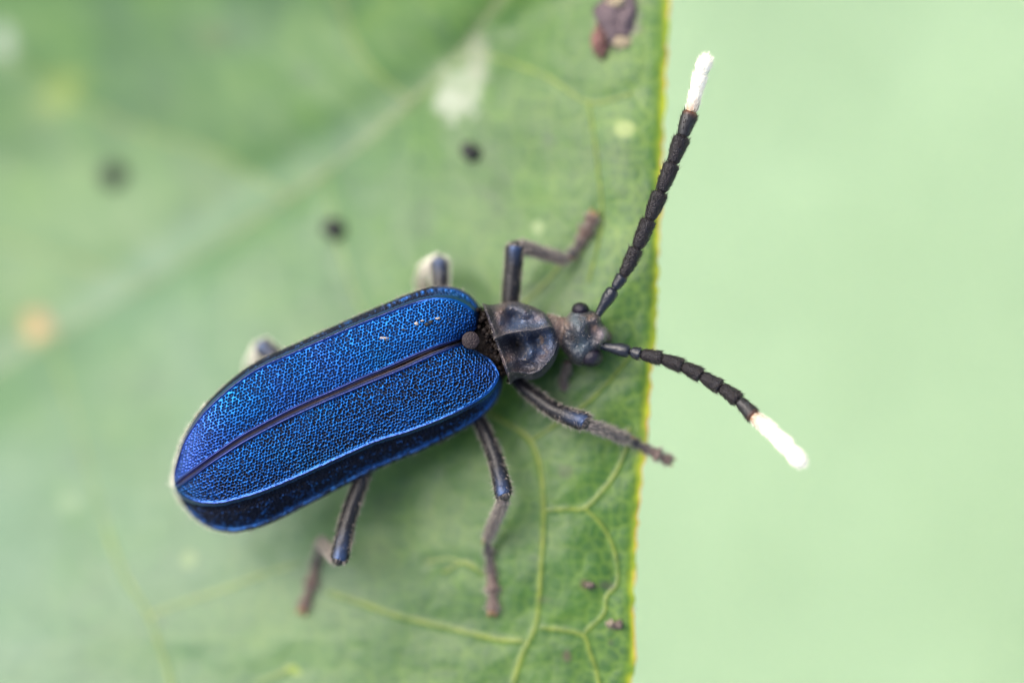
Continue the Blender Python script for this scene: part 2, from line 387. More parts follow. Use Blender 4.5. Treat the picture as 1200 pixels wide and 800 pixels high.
spot(640, 163, 9, 9, (0.05, 0.09, 0.04), 0.5, 0, 0.6, 11); spot(2, 48, 14, 22, (0.45, 0.50, 0.42), 0.6, 0, 0.4, 12)
spot(693, 686, 9, 4.5, (0.07, 0.05, 0.03), 0.8, 0.1, 0.9, 13); spot(711, 686, 7, 5, (0.05, 0.06, 0.035), 0.75, 0.2, 0.9, 14)
spot(664, 767, 5, 7, (0.10, 0.07, 0.05), 0.7, 0, 0.9, 15); spot(636, 702, 9, 5, (0.06, 0.08, 0.03), 0.6, 0, 0.9, 16)
spot(663, 551, 10, 7, (0.06, 0.08, 0.035), 0.6, 0, 0.9, 17); spot(716, 752, 4, 4, (0.05, 0.07, 0.03), 0.7, 0, 0.7, 18)
spot(250, 40, 20, 16, (0.09, 0.12, 0.05), 0.4, 0, 0.7, 19); spot(345, 785, 10, 5, (0.25, 0.33, 0.04), 0.6, 0.3, 0.5, 20)
spot(722, 22, 26, 32, (0.20, 0.17, 0.13), 0.5, 0.2, 0.6, 21)

leaf = thing('leaf', 'broad green leaf with yellow edge on which the blue beetle stands', 'leaf')
m, nt, b, N, L = new_mat('leaf blade'); M_leaf = m
at = node(nt, 'ShaderNodeAttribute', attribute_name='tint'); co = node(nt, 'ShaderNodeTexCoord')
nz = node(nt, 'ShaderNodeTexNoise'); nz.inputs['Scale'].default_value = 26; nz.inputs['Detail'].default_value = 6; L.new(co.outputs['Object'], nz.inputs['Vector'])
hs = node(nt, 'ShaderNodeHueSaturation'); mr = node(nt, 'ShaderNodeMapRange'); mr.inputs['To Min'].default_value = 0.82; mr.inputs['To Max'].default_value = 1.18
L.new(nz.outputs['Fac'], mr.inputs['Value']); L.new(mr.outputs[0], hs.inputs['Value']); L.new(at.outputs['Color'], hs.inputs['Color'])
L.new(hs.outputs[0], b.inputs['Base Color']); b.inputs['Roughness'].default_value = 0.42; b.inputs['Specular IOR Level'].default_value = 0.38
b.inputs['Coat Weight'].default_value = 0.0
bp = node(nt, 'ShaderNodeBump'); bp.inputs['Strength'].default_value = 0.14; bp.inputs['Distance'].default_value = 0.015
n2_ = node(nt, 'ShaderNodeTexNoise'); n2_.inputs['Scale'].default_value = 40; n2_.inputs['Detail'].default_value = 5; L.new(co.outputs['Object'], n2_.inputs['Vector'])
L.new(n2_.outputs['Fac'], bp.inputs['Height']); L.new(bp.outputs[0], b.inputs['Normal'])
tr = node(nt, 'ShaderNodeBsdfTranslucent'); L.new(hs.outputs[0], tr.inputs['Color']); ms = node(nt, 'ShaderNodeMixShader'); ms.inputs[0].default_value = 0.18
L.new(b.outputs[0], ms.inputs[1]); L.new(tr.outputs[0], ms.inputs[2]); L.new(ms.outputs[0], N['Material Output'].inputs['Surface'])
me = grid_mesh(LV); cattr(me, 'tint', tint)
blade = link('blade', me, M_leaf, leaf)
sol = blade.modifiers.new('thickness', 'SOLIDIFY'); sol.thickness = 0.018; sol.offset = 1.0 if me.polygons[1000].normal.z < 0 else -1.0
M_vein = simple('pale yellow green vein', (0.19, 0.23, 0.036), rough=0.45, var=0.25, scale=14)
M_midrib = simple('pinkish tan midrib', (0.14, 0.17, 0.08), rough=0.5, var=0.3, scale=6)
def flat_vein(poly, w, taper=True, dz=0.0):
    k = np.ones(len(poly)); 
    if taper: k = np.interp(np.linspace(0, 1, len(poly)), [0, 0.08, 0.75, 1], [0.5, 1, 0.75, 0.25])
    # rib half sunk in the blade
    zz = zleaf(poly[:, 0], poly[:, 1]) - 0.0035 + dz
    c = P(poly[:, 0], poly[:, 1], zz); k = np.clip(k * (1 + 0.25 * fbm(poly[:, 0] / 14, poly[:, 1] / 14, 5)), 0.2, 2)
    return loft(c, k * w * 0.5 / S, seg=8, rings=len(poly), flat=0.75)
for poly, w in VC: link('vein', flat_vein(poly, w * 0.28), M_vein, blade)
o = link('midrib', flat_vein(mid[40:880:6], 6, True, -0.011), M_midrib, blade); o['label'] = 'pinkish tan midrib in the fold of the leaf'
bp_ = P(-900, 1010, zleaf(-900, 1010))
link('petiole', loft([bp_ + (0.15, 0.05, -0.02), bp_ + (-0.3, -0.1, -0.05), bp_ + (-1.2, -0.5, -0.6), bp_ + (-2.4, -0.9, -2.2)], [0.05, 0.06, 0.07, 0.09], seg=12), M_vein, leaf)
link('stem', loft([bp_ + (-2.5, -0.95, 2.0), bp_ + (-2.4, -0.9, -2.2), bp_ + (-2.6, -0.6, -15), (-7.4, -2.2, GZ - 0.5)], [0.06, 0.14, 0.2, 0.26], seg=14, rough=0.1), simple('green stem bark', (0.10, 0.13, 0.05), rough=0.7), leaf)
# pale teeth along the margin
ii = RNG.choice(np.where((marg_r[:, 1] > -40) & (marg_r[:, 1] < 840))[0], 26)
pp = P(marg_r[ii, 0] + 0.5, marg_r[ii, 1], zleaf(marg_r[ii, 0], marg_r[ii, 1]) - 0.025)
M_tooth = simple('pale margin bristle', (0.55, 0.48, 0.36), rough=0.6)
o = link('margin_bristles', hair_mesh(pp, np.tile([1.0, 0, 0.1], (26, 1)), 0.016, 0.006, jit=0.6), M_tooth, leaf, smooth=False); o['kind'] = 'stuff'

def leaf_z(px, py): return float(zleaf(px, py))

# ------------------------------------------------------------------ beetle
beetle = thing('beetle', 'metallic blue beetle with white tipped black antennae standing on the leaf', 'beetle')
AX = np.array([-0.925, 0.380])          # from head to tail, pixels
AC = np.array([AX[1], -AX[0]])          # across

def pits(s, t, pitch, seed, rad):
    """0..1 depth of punctures on a jittered hexagonal lattice"""
    y = t / (pitch * 0.866); row = np.floor(y); best = np.full(s.shape, 9.0); wh = np.zeros(s.shape)
    for dj in (-1, 0, 1):
        r = row + dj; off = 0.5 * (np.mod(r, 2)); x = s / pitch - off; xi = np.floor(x)
        for di in (-1, 0, 1):
            cx = xi + di + 0.5 + 0.5 * (hash2(xi + di, r, seed) - 0.5); cy = r + 0.5 + 0.5 * (hash2(xi + di, r, seed + 3) - 0.5)
            d = np.hypot(x - cx, (y - cy) * 0.866) / (0.85 + 0.3 * hash2(xi + di, r, seed + 9)); best = np.minimum(best, d)
    return sstep(rad, rad - 0.24, best)

def elytron(Mp, Sp, Vc, z_car, z_mar, seed, name, label, dome, apex_violet, thin):
    nu, nv = 640, 190
    Mc, Sc, vc = spline(Mp, 1200), spline(Sp, 1200), spline(Vc, 1200)[:, 0]
    w = np.r_[0, np.cumsum(0.5 * np.linalg.norm(np.diff(Mc, axis=0), axis=1) + 0.5 * np.linalg.norm(np.diff(Sc, axis=0), axis=1))]
    tt = np.linspace(0, w[-1], nu); R = lambda c: np.interp(tt, w, c)
    Mx, My, Sx, Sy, vc = R(Mc[:, 0]), R(Mc[:, 1]), R(Sc[:, 0]), R(Sc[:, 1]), R(vc)
    u = tt / w[-1]; v = np.linspace(0, 1, nv); U, V = np.meshgrid(u, v, indexing='ij')
    X = Sx[:, None] + (Mx - Sx)[:, None] * V; Y = Sy[:, None] + (My - Sy)[:, None] * V
    W = np.hypot(Mx - Sx, My - Sy)[:, None]; vc = vc[:, None] + 0 * V
    ds = V * W; dc = (V - vc) * W; de = (1 - V) * W
    soft = sstep(0, 22, W) + 0 * V                                     # ridges die out where the rows shrink to nothing
    k = np.clip(V / np.maximum(vc, 1e-3), 0, 1); o = np.clip((V - vc) / np.maximum(1 - vc, 1e-3), 0, 1)
    z = 0.045 + (z_car - 0.045) * k ** 1.6 + dome * np.sin(math.pi * np.clip(k, 0, 1)) ** 0.8 + (z_mar - z_car) * (0.72 * o ** 0.75 + 0.28 * o ** 2.5)
    z = z - 0.13 * np.clip((U - 0.72) / 0.28, 0, 1) ** 2.2 - 0.10 * np.clip((0.16 - U) / 0.16, 0, 1) ** 2.0
    z = z + 0.009 * np.exp(-((ds - 4.2) / 1.7) ** 2) * soft - 0.007 * gauss(ds, 2.2) * soft          # raised rim beside the suture
    wav = 0.8 * fbm(U * 60, 0 * U + 2.5, seed + 31, 3); dc = dc + wav
    z = z + 0.009 * np.exp(-(dc / 2.0) ** 2) * soft * sstep(0.13, 0.28, U) * (0.9 + 0.25 * fbm(U * 110, 0 * U, seed + 30, 2))                          # shoulder keel
    z = z - 0.012 * np.exp(-((dc - 7) / 5) ** 2) * soft
    z = z + 0.012 * np.exp(-((de - 2.0) / 2.2) ** 2) * soft                                          # lip along the outer margin
    z = z + 0.006 * fbm(X / 45, Y / 45, seed + 1, 2)
    B = P(X, Y, z)
    n = grid_normals(B)
    st = np.linalg.norm(np.diff(B, axis=1), axis=2) * S; arc = np.concatenate([np.zeros((nu, 1)), np.cumsum(st, 1)], 1)
    s = (X - 400) * AX[0] + (Y - 470) * AX[1]
    wob = 2.0 * fbm(s / 22, arc / 22, seed + 4, 2)
    # rows counted from the suture so the punctures run along the wing case
    acr = (X - 400) * AC[0] + (Y - 470) * AC[1]
    across = np.where(dc < 0, acr, acr + np.sign(acr.mean()) * 0 + (arc - np.take_along_axis(arc, np.argmin(np.abs(V - vc), 1)[:, None], 1)) * 0.9)
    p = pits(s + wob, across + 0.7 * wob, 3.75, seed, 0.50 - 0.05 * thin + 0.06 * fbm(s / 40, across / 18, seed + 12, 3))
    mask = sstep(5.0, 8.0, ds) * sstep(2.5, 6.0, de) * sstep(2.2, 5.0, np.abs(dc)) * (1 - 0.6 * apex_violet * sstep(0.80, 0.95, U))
    # beyond the keel the shade of the steep flank is painted as black speckle
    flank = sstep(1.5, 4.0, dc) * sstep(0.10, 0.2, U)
    flank_shade = flank * sstep(-0.25, 0.15, fbm(s / 3.5, across / 3, seed + 7, 2) * 0.9 + 0.28 + 0.5 * gauss(dc - 4, 3.5) - 0.42 * gauss(de - 4.5, 3.5))
    dark = np.clip(np.maximum(p * mask * (1.05 + 0.5 * fbm(s / 9, across / 9, seed + 8, 2)), flank_shade * 0.97), 0, 1) * np.where(flank > 0.5, 1, 1 - 0.18 * thin)
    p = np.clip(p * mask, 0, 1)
    fine = fbm(s / 2.4, across / 2.4, seed + 6, 2)
    B = B - n * (0.0065 * p)[..., None] + n * (0.0007 * fine)[..., None]
    # roll the margin under
    e = B[:, -1:]; inw = np.stack([(Sx - Mx), -(Sy - My), 0 * Sx], -1); inw /= np.linalg.norm(inw, axis=1, keepdims=True) + 1e-9; inw = inw[:, None]
    B = np.concatenate([B, e + inw * 0.004 + (0, 0, -0.008), e + inw * 0.016 + (0, 0, -0.016), e + inw * 0.05 + (0, 0, -0.012)], 1)
    ext = lambda a: np.concatenate([a, np.repeat(a[:, -1:], 3, 1)], 1)
    dark = ext(dark)
    U, ds, dc, de, soft, s, acr = map(ext, (U, ds, dc, de, soft, s, acr)); de[:, -3:] = 0
    me = grid_mesh(B)
    col = np.zeros(U.shape + (3,)) + np.array([0.011, 0.090, 0.30])
    hue = fbm(s / 60, acr / 60, seed + 2, 3)
    col = mixc(col, (0.008, 0.108, 0.29), sstep(0.0, 0.6, hue) * 0.7); col = mixc(col, (0.020, 0.078, 0.31), sstep(0.0, 0.6, -hue) * 0.6)
    col = mixc(col, (0.040, 0.090, 0.36), apex_violet * sstep(0.72, 0.95, U))
    rim = np.maximum(gauss(ds - 4.2, 1.6), gauss(dc, 2.2) * sstep(0.1, 0.25, U)) * soft
    col = mixc(col, (0.050, 0.052, 0.17), 0.85 * rim)
    groove = gauss(ds, 2.4) * soft; lip = gauss(de, 2.6)
    col = mixc(col, (0.095, 0.062, 0.050), groove); col = mixc(col, (0.055, 0.045, 0.085), lip * 0.85)
    col = mixc(col, (0.006, 0.006, 0.009), dark)                # black puncture floors: shade of punctures and flank painted into the colour
    cattr(me, 'tint', col); fattr(me, 'metal', np.clip(1 - 0.9 * groove - 0.5 * lip - dark, 0, 1)); fattr(me, 'pit_shade', dark)
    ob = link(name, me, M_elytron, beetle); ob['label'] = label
    return ob, B, U

UP_M = [(541, 393.5), (556, 386.5), (562.5, 377), (564, 365), (559, 354), (547, 343), (531, 336.5), (506, 336), (477, 345), (447, 357.5), (420, 369), (390, 382.5), (346, 402.5), (303, 422), (268, 447), (238, 477), (217, 509), (207, 538), (204, 552), (204, 563)]
UP_S = [(540, 395.5), (538, 397), (535, 399), (531, 400), (525, 402.5), (517, 405), (508, 408.5), (492, 415), (470, 425), (448, 435), (424, 445), (395, 458), (350, 477.5), (310, 498), (280, 515), (248, 537), (226, 553), (214, 562), (208, 567), (204.5, 568)]
UP_V = [0.9, 0.9, 0.87, 0.85, 0.84, 0.83, 0.83, 0.84, 0.85, 0.86, 0.87, 0.88, 0.885, 0.89, 0.89, 0.90, 0.90, 0.90, 0.92, 0.95]
LO_M = [(543, 403), (550, 408), (561, 413.5), (575, 421), (584, 432), (589, 444), (587.5, 457), (581, 471), (569, 485), (550, 499), (525, 512.5), (494, 528), (462, 541), (430, 555.5), (370, 586.5), (318, 612.5), (286, 622), (262, 623), (238, 614), (218, 596), (208.5, 580), (205, 570)]
LO_S = [(541, 401.5), (540, 402), (538, 402.5), (534, 404), (529, 405.5), (524, 407), (517, 410), (507, 413.5), (492, 420), (475, 428), (456, 436), (431, 446), (406, 456.5), (381, 467), (332, 489.5), (288, 513), (260, 530.5), (243, 542), (228, 553.5), (215, 563), (208, 568), (205, 569)]
LO_V = [0.97, 0.97, 0.97, 0.97, 0.96, 0.94, 0.90, 0.86, 0.82, 0.79, 0.77, 0.74, 0.71, 0.70, 0.68, 0.64, 0.61, 0.60, 0.60, 0.64, 0.75, 0.85]
UP_S = [(x, y + 1.7) for x, y in UP_S]; LO_S = [(x, y - 1.7) for x, y in LO_S]
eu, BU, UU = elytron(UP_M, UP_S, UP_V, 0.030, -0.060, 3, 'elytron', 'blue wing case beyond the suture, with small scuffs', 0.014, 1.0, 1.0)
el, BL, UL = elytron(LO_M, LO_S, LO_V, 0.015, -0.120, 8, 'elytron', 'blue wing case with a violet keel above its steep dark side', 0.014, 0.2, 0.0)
# fine fringe of hair along the outer margins
for ob, B, sgn in ((eu, BU, 1), (el, BL, -1)):
    r = B[20:, -3]; k = RNG.integers(0, len(r), 900); out = B[20:, -4] - B[20:, -14]; out = out[k] * (1, 1, 0); out /= np.linalg.norm(out, axis=1, keepdims=True)
    h = link('hair', hair_mesh(r[k] + RNG.normal(size=(900, 3)) * 0.003, out, 0.013, 0.0011, lean=(AX[0], -AX[1], 0), amt=0.8, jit=0.3), M_hair, ob, smooth=False); h['kind'] = 'stuff'
for ob, B in ((eu, BU), (el, BL)):        # cream fringe round the tip
    r = B[520:, -2]; k = RNG.integers(0, len(r), 700); out = B[520:, -4] - B[520:, -14]; out = out[k] * (1, 1, 0); out /= np.linalg.norm(out, axis=1, keepdims=True) + 1e-9
    h = link('hair', hair_mesh(r[k] + RNG.normal(size=(700, 3)) * 0.004, out, 0.022, 0.0012, jit=0.45), M_whair, ob, smooth=False); h['kind'] = 'stuff'
# scuffs on the upper wing case
def on_grid(B, px, py):
    k = np.argmin(np.sum((B[..., :2] - P(px, py, 0.04)[:2]) ** 2, -1)); return B.reshape(-1, 3)[k]
for px, py, w, h, mt in [(512, 373, 7, 3, M_flake), (505, 377, 4, 4, M_scrape), (500, 380, 5, 4, M_scrape), (488, 379, 4, 4, M_flake), (450, 396, 10, 3, M_flake), (453, 398, 9, 3, M_scrape), (474, 386, 5, 2, M_scrape), (495, 376, 4, 2, M_flake)]:
    q = on_grid(BU, px, py); link('scuff', blob(q + (0, 0, 0.003), (w * 0.55 / S, h * 0.5 / S, 0.003), seed=px, rough=0.9, nu=14, nv=8, freq=3), mt, eu)

# underbody: abdomen, thorax
cen = [(214, 580), (240, 566), (290, 545), (360, 515), (430, 485), (500, 455), (545, 425), (566, 410), (585, 403), (600, 400), (630, 397), (645, 396)]
zc = [-0.13, -0.14, -0.16, -0.17, -0.17, -0.17, -0.15, -0.125, -0.115, -0.11, -0.11, -0.09]
rr = [12, 30, 50, 60, 62, 62, 55, 46, 38, 34, 30, 22]
body = link('body', loft([P(x, y, z) for (x, y), z in zip(cen, zc)], np.array(rr) / S, seg=40, rings=140, flat=0.42, rough=0.15), M_body, beetle)
body['label'] = 'dark brown underbody between the wing cases and the legs'
# grainy beads in the waist between thorax and wing cases
bl = []
for i in range(150):
    t = RNG.random(); x = 566 + 26 * t + RNG.normal() * 5; y = 362 + 78 * t + RNG.normal() * 3
    bl.append(blob(P(x, y, -0.015 + RNG.normal() * 0.008 - 0.05 * abs(2 * t - 1) ** 2), np.array([1, 1, 0.9]) * RNG.uniform(2, 4.2) / S, seed=i, nu=10, nv=7))
link('waist_granules', merge(bl), M_body, body)['kind'] = 'stuff'
sc = link('scutellum', blob(P(551.5, 398.5, 0.036), (10.5 / S, 10.5 / S, 0.008), seed=4, rough=0.06), M_scut, beetle); sc['label'] = 'small round brown scutellum between the wing cases'

# pronotum
PL = [(565, 355), (574, 357), (584, 356), (601, 353), (619, 357), (631, 362), (640, 368), (646, 376), (650, 385), (653, 393)]
PR = [(598, 451), (603, 445.5), (611, 443), (622, 445), (634, 441.5), (644, 432), (650, 423), (653.5, 414), (655.5, 406), (656, 399)]
PC = [0.43, 0.42, 0.40, 0.38, 0.35, 0.32, 0.27, 0.2, 0.15, 0.1]
nu, nv = 200, 220
pl, pr, pc = spline(PL, nu), spline(PR, nu), spline(PC, nu)[:, 0][:, None]
v = np.linspace(0, 1, nv)[None, :]; X = pl[:, :1] + (pr - pl)[:, :1] * v; Y = pl[:, 1:] + (pr - pl)[:, 1:] * v; u = np.linspace(0, 1, nu)[:, None] + 0 * X
side = np.abs(2 * v - 1); W = np.linalg.norm(pr - pl, axis=1)[:, None]; dk = (v - pc) * W
z = 0.012 - 0.075 * side ** 7 - 0.10 * np.clip((u - 0.62) / 0.38, 0, 1) ** 2
def G(x, y, sx, sy, rot=0): 
    c, s_ = math.cos(rot), math.sin(rot); dx, dy = X - x, Y - y
    return np.exp(-((dx * c + dy * s_) / sx) ** 2 - ((-dx * s_ + dy * c) / sy) ** 2)
z = z + 0.05 * np.exp(-np.abs(dk) / 4.0) * sstep(1.0, 0.8, u) - 0.005
z = z - 0.085 * G(606, 404, 15, 8, 0.75) - 0.06 * G(627, 398, 11, 8, -0.5) + 0.045 * G(621, 413, 6, 8, 0.3) - 0.03 * G(636, 408, 8, 11)
z = z - 0.058 * G(601, 373, 13, 11) - 0.020 * G(625, 374, 9, 8, 0.4) + 0.02 * G(586, 372, 6, 14, 0.2) + 0.018 * G(614, 367, 7, 9)
z = z + 0.024 * G(598, 430, 8, 9) + 0.022 * G(640, 420, 8, 10, 0.5) - 0.02 * G(616, 428, 12, 6) + 0.02 * gauss((1 - v) * W - 7, 4) * sstep(0, 0.1, u)
z = z + 0.032 * gauss((u) * 75 - 3, 5)
z = z + 0.009 * fbm(X / 8, Y / 8, 91, 3) + 0.0022 * fbm(X / 1.7, Y / 1.7, 93, 2)
V_ = P(X, Y, z); n = grid_normals(V_)
# turn the borders under
def skirt(V, X, Y, cx, cy, steps=((0.03, -0.05), (0.12, -0.10), (0.45, -0.13))):
    """close a dome: pull a copy of the outline inwards and down"""
    ring = np.concatenate([V[0, :], V[1:, -1], V[-1, -2::-1], V[-2:0:-1, 0]]); c = P(cx, cy, 0.0); c[2] = ring[:, 2].mean() - 0.05
    R = [ring]
    for k, dz in steps: R.append(ring + (c - ring) * k * np.array([1, 1, 0.5]) + (0, 0, dz))
    R.append(np.repeat((c + (0, 0, -0.13))[None], len(ring), 0)); return np.stack(R + [], 0)
me1 = grid_mesh(V_)
SK = skirt(V_, X, Y, 612, 400); SK = np.concatenate([SK, SK[:, :1]], 1)
col = np.zeros(X.shape + (3,)) + np.array([0.030, 0.026, 0.030])
nn1 = fbm(X / 14, Y / 14, 95, 4); nn2 = fbm(X / 3, Y / 3, 96, 3)
col = mixc(col, (0.055, 0.085, 0.15), np.clip(G(604, 378, 16, 14) + G(622, 408, 15, 16) + G(640, 400, 10, 16) + G(632, 377, 8, 8), 0, 1) * 0.85)  # blue-grey reflections of the hollows painted in as patches
brown = np.clip(G(588, 372, 7, 16, 0.2) + G(624, 368, 13, 7, 0.4) + G(596, 424, 8, 13, -0.4) + 0.8 * G(636, 412, 7, 10, 0.6), 0, 1)
col = mixc(col, (0.12, 0.072, 0.052), brown * sstep(-0.3, 0.3, nn1 + 0.15) * 0.85)
col = mixc(col, (0.12, 0.10, 0.105), gauss(dk, 2.2) * 0.6); col = mixc(col, (0.09, 0.075, 0.08), sstep(0.25, 0.6, nn2) * 0.4)
cattr(me1, 'tint', col); fattr(me1, 'metal', np.clip((0.5 - 0.5 * brown) * sstep(1.0, 0.75, side), 0, 1))
pron = link('pronotum', me1, M_chitin, beetle); pron['label'] = 'ridged bluish brown thorax shield behind the head'
link('pronotum_side', grid_mesh(SK), simple('dull black side cuticle', (0.018, 0.015, 0.015), rough=0.65, spec=0.2, var=0.6, scale=40, bump=0.8, bscale=90), pron)
hair(me1, 900, 0.012, 0.0007, M_hair, pron, lean=(-0.9, -0.2, 0.2), amt=1.3, keep=lambda c, n: (0.1 + 1.0 * (n[:, 2] < 0.6)))

# neck and head
neck = link('neck', loft([P(632, 392, -0.075), P(648, 389, -0.075), P(658, 389, -0.075), P(668, 391, -0.07), P(678, 392, -0.07)], np.array([23, 20, 17, 19, 22]) / S, seg=32, rings=50, flat=0.75, rough=0.1), M_neck, beetle)
hair(neck.data, 700, 0.014, 0.0011, M_hair, neck, lean=(0.6, 0, 0.2), amt=0.8)
th = np.linspace(0.0001, math.pi - 0.0001, 120); ph = np.linspace(0, 2 * math.pi, 200)
TH, PH = np.meshgrid(th, ph, indexing='ij')
dx, dy, dz_ = np.sin(TH) * np.cos(PH), np.sin(TH) * np.sin(PH), np.cos(TH)     # dy: image down
hx = 681 + dx * np.where(dx > 0, 27, 26); hy = 393.5 + dy * 33 ; hz = -0.085 + dz_ * 0.085
sup = 1 + 0.06 * np.cos(4 * PH) * np.sin(TH) ** 2
hx = 681 + (hx - 681) * sup; hy = 393.5 + (hy - 393.5) * sup
def HB(x, y, sx, sy): return np.exp(-((hx - x) / sx) ** 2 - ((hy - y) / sy) ** 2) * (dz_ > -0.3)
hz = hz + 0.03 * HB(698, 374, 8, 7) + 0.03 * HB(703, 403, 7, 7) - 0.022 * HB(676, 405, 8, 7) - 0.018 * HB(668, 392, 6, 9) + 0.014 * HB(680, 385, 9, 9) - 0.016 * HB(693, 390, 6, 12)
px_ = HB(704, 390, 8, 9) * 5; hx = hx + px_ + 4 * HB(698, 370, 7, 7); hy = hy - 2 * HB(699, 370, 7, 7)
hz = hz + 0.006 * fbm(hx / 7, hy / 7, 101, 3) + 0.002 * fbm(hx / 2, hy / 2, 102, 2)
Hc = np.zeros(hx.shape + (3,)) + np.array([0.026, 0.025, 0.030])
def HG(x, y, sx, sy): return np.exp(-((hx - x) / sx) ** 2 - ((hy - y) / sy) ** 2)
hn = fbm(hx / 6, hy / 6, 103, 3)
Hc = mixc(Hc, (0.055, 0.082, 0.105), np.clip(HG(672, 376, 12, 11) + HG(681, 407, 12, 12), 0, 1) * 0.8)
Hc = mixc(Hc, (0.16, 0.10, 0.07), np.clip(HG(690, 373, 9, 5) + HG(660, 382, 9, 8) + HG(697, 384, 6, 6), 0, 1) * sstep(-0.5, 0.3, hn + 0.1) * 0.85)
Hc = mixc(Hc, (0.25, 0.20, 0.20), HG(708, 392, 8, 9) * 0.8); Hc = mixc(Hc, (0.45, 0.34, 0.24), HG(655, 366, 9, 9) * 0.7)
Hc = mixc(Hc, (0.02, 0.018, 0.02), np.clip(HG(664, 415, 10, 9) + HG(668, 397, 5, 5) + HG(690, 420, 12, 10), 0, 1) * 0.9)
me = grid_mesh(P(hx, hy, hz)); cattr(me, 'tint', Hc); fattr(me, 'metal', np.full(hx.size, 0.35))
head = link('head', me, M_chitin, beetle); head['label'] = 'small bluish brown head between the two antennae'
hair(me, 700, 0.014, 0.0008, M_hair, head, lean=(0.7, 0, 0.3), amt=0.8, keep=lambda c, n: 0.2 + 1.0 * (n[:, 2] < 0.45))
e1 = link('eye', blob(P(680, 362.5, -0.07), (10.5 / S, 8.5 / S, 0.045), seed=2, rough=0.03, nu=40, nv=28), M_eye, head)
e2 = link('eye', blob(P(693, 418, -0.07), (14 / S, 12.5 / S, 0.052), seed=3, rough=0.03, nu=40, nv=28), M_eye, head)
link('mandible', loft([P(700, 392, -0.13), P(710, 394, -0.14), P(715, 399, -0.16)], np.array([9, 7, 3]) / S, seg=14), M_neck, head)
pal = merge([loft([P(666, 424, -0.13), P(664, 434, -0.16), P(659, 445, -0.19)], np.array([5, 5.5, 5]) / S, seg=12), loft([P(659, 443, -0.19), P(662, 452, -0.21), P(669, 464, -0.23), P(678, 475, -0.24)], np.array([5, 6.5, 6.5, 4]) / S, seg=12)])
pa = link('palp', pal, simple('brown palp cuticle', (0.075, 0.050, 0.042), rough=0.5, var=0.5, bump=0.4), head); hair(pal, 300, 0.016, 0.0011, M_hair, pa)

# antennae
m, nt, b, N, L = new_mat('white antenna tip'); b.inputs['Base Color'].default_value = (0.80, 0.76, 0.64, 1); b.inputs['Roughness'].default_value = 0.6
b.inputs['Subsurface Weight'].default_value = 0.5; b.inputs['Subsurface Radius'].default_value = (0.03, 0.025, 0.018); M_white = m
co = node(nt, 'ShaderNodeTexCoord'); nz = node(nt, 'ShaderNodeTexNoise'); nz.inputs['Scale'].default_value = 160; L.new(co.outputs['Object'], nz.inputs['Vector'])
bp = node(nt, 'ShaderNodeBump'); bp.inputs['Strength'].default_value = 0.4; bp.inputs['Distance'].default_value = 0.006; L.new(nz.outputs['Fac'], bp.inputs['Height']); L.new(bp.outputs[0], b.inputs['Normal'])
m, nt, b, N, L = new_mat('black antenna segment with brown end'); M_brownend = m
at = node(nt, 'ShaderNodeAttribute', attribute_name='t'); cr = node(nt, 'ShaderNodeValToRGB'); L.new(at.outputs['Fac'], cr.inputs[0]); L.new(cr.outputs[0], b.inputs['Base Color'])
cr.color_ramp.elements[0].position = 0.68; cr.color_ramp.elements[0].color = (0.013, 0.013, 0.014, 1); cr.color_ramp.elements[1].position = 0.97; cr.color_ramp.elements[1].color = (0.13, 0.048, 0.022, 1)
b.inputs['Roughness'].default_value = 0.5
M_cream = M_brownend.copy(); M_cream.name = 'cream antenna segment'; e_ = M_cream.node_tree.nodes['Color Ramp'].color_ramp.elements
e_[0].position = 0.15; e_[0].color = (0.30, 0.17, 0.09, 1); e_[1].position = 0.7; e_[1].color = (0.80, 0.76, 0.64, 1)
M_ant = simple('black pubescent antenna segment', (0.011, 0.009, 0.011), rough=0.45, spec=0.28, var=0.5, scale=60, bump=0.6, bscale=170)
M_scape = simple('blue black shiny scape', (0.010, 0.011, 0.017), rough=0.28, spec=0.4, var=0.4, bump=0.25, bscale=120)

def antenna(joints, widths, zs, label):
    root = bpy.data.objects.new('antenna', None); C.objects.link(root); root.parent = beetle; root['label'] = label; root.empty_display_size = 0.05
    n = len(joints) - 1
    for i in range(n):
        a = P(*joints[i], zs[i]); bq = P(*joints[i + 1], zs[i + 1]); w = widths[i] / S
        d = bq - a; kind = 'white' if i >= 8 else 'dark'
        if i == 0: pr = [(0, .55), (.12, .55), (.35, .72), (.7, 1.0), (.92, .92), (1.0, .45)]
        elif kind == 'dark': pr = [(-.05, .52), (.03, .60), (.09, .76), (.35, .91), (.75, 1.02), (.92, 1.0), (1.0, .74)]
        elif i == n - 1: pr = [(-.05, .7), (.1, .85), (.4, 1.0), (.7, .88), (.9, .6), (1.0, .12)]
        else: pr = [(-.06, .72), (.06, .82), (.4, .95), (.8, 1.0), (.95, .9), (1.04, .72)]
        side = np.cross(d, (0, 0, 1)); side /= np.linalg.norm(side); sh = RNG.normal() * 0.012 * w
        me = loft([a + d * t + side * math.sin(t * 3.1) * sh for t, r in pr], [r * w * 0.5 for t, r in pr], seg=28, rings=44, rough=0.10, seed=i)
        mt = M_scape if i < 2 else M_cream if i == 8 else M_white if kind == 'white' else M_brownend if i == 7 else M_ant
        o = link('antenna_segment', me, mt, root)
        if i >= 1:
            dn = d / np.linalg.norm(d); p, nr = surf_samples(me, 60 if i == 1 else 420)
            hm = hair_mesh(p, nr, 0.016 if kind == 'dark' else 0.016, 0.0008, lean=dn, amt=1.6, jit=0.25); hm.materials.append(M_dhair if kind == 'dark' else M_whair)
            h = link('hair', hm, None, root, smooth=False); h['kind'] = 'stuff'

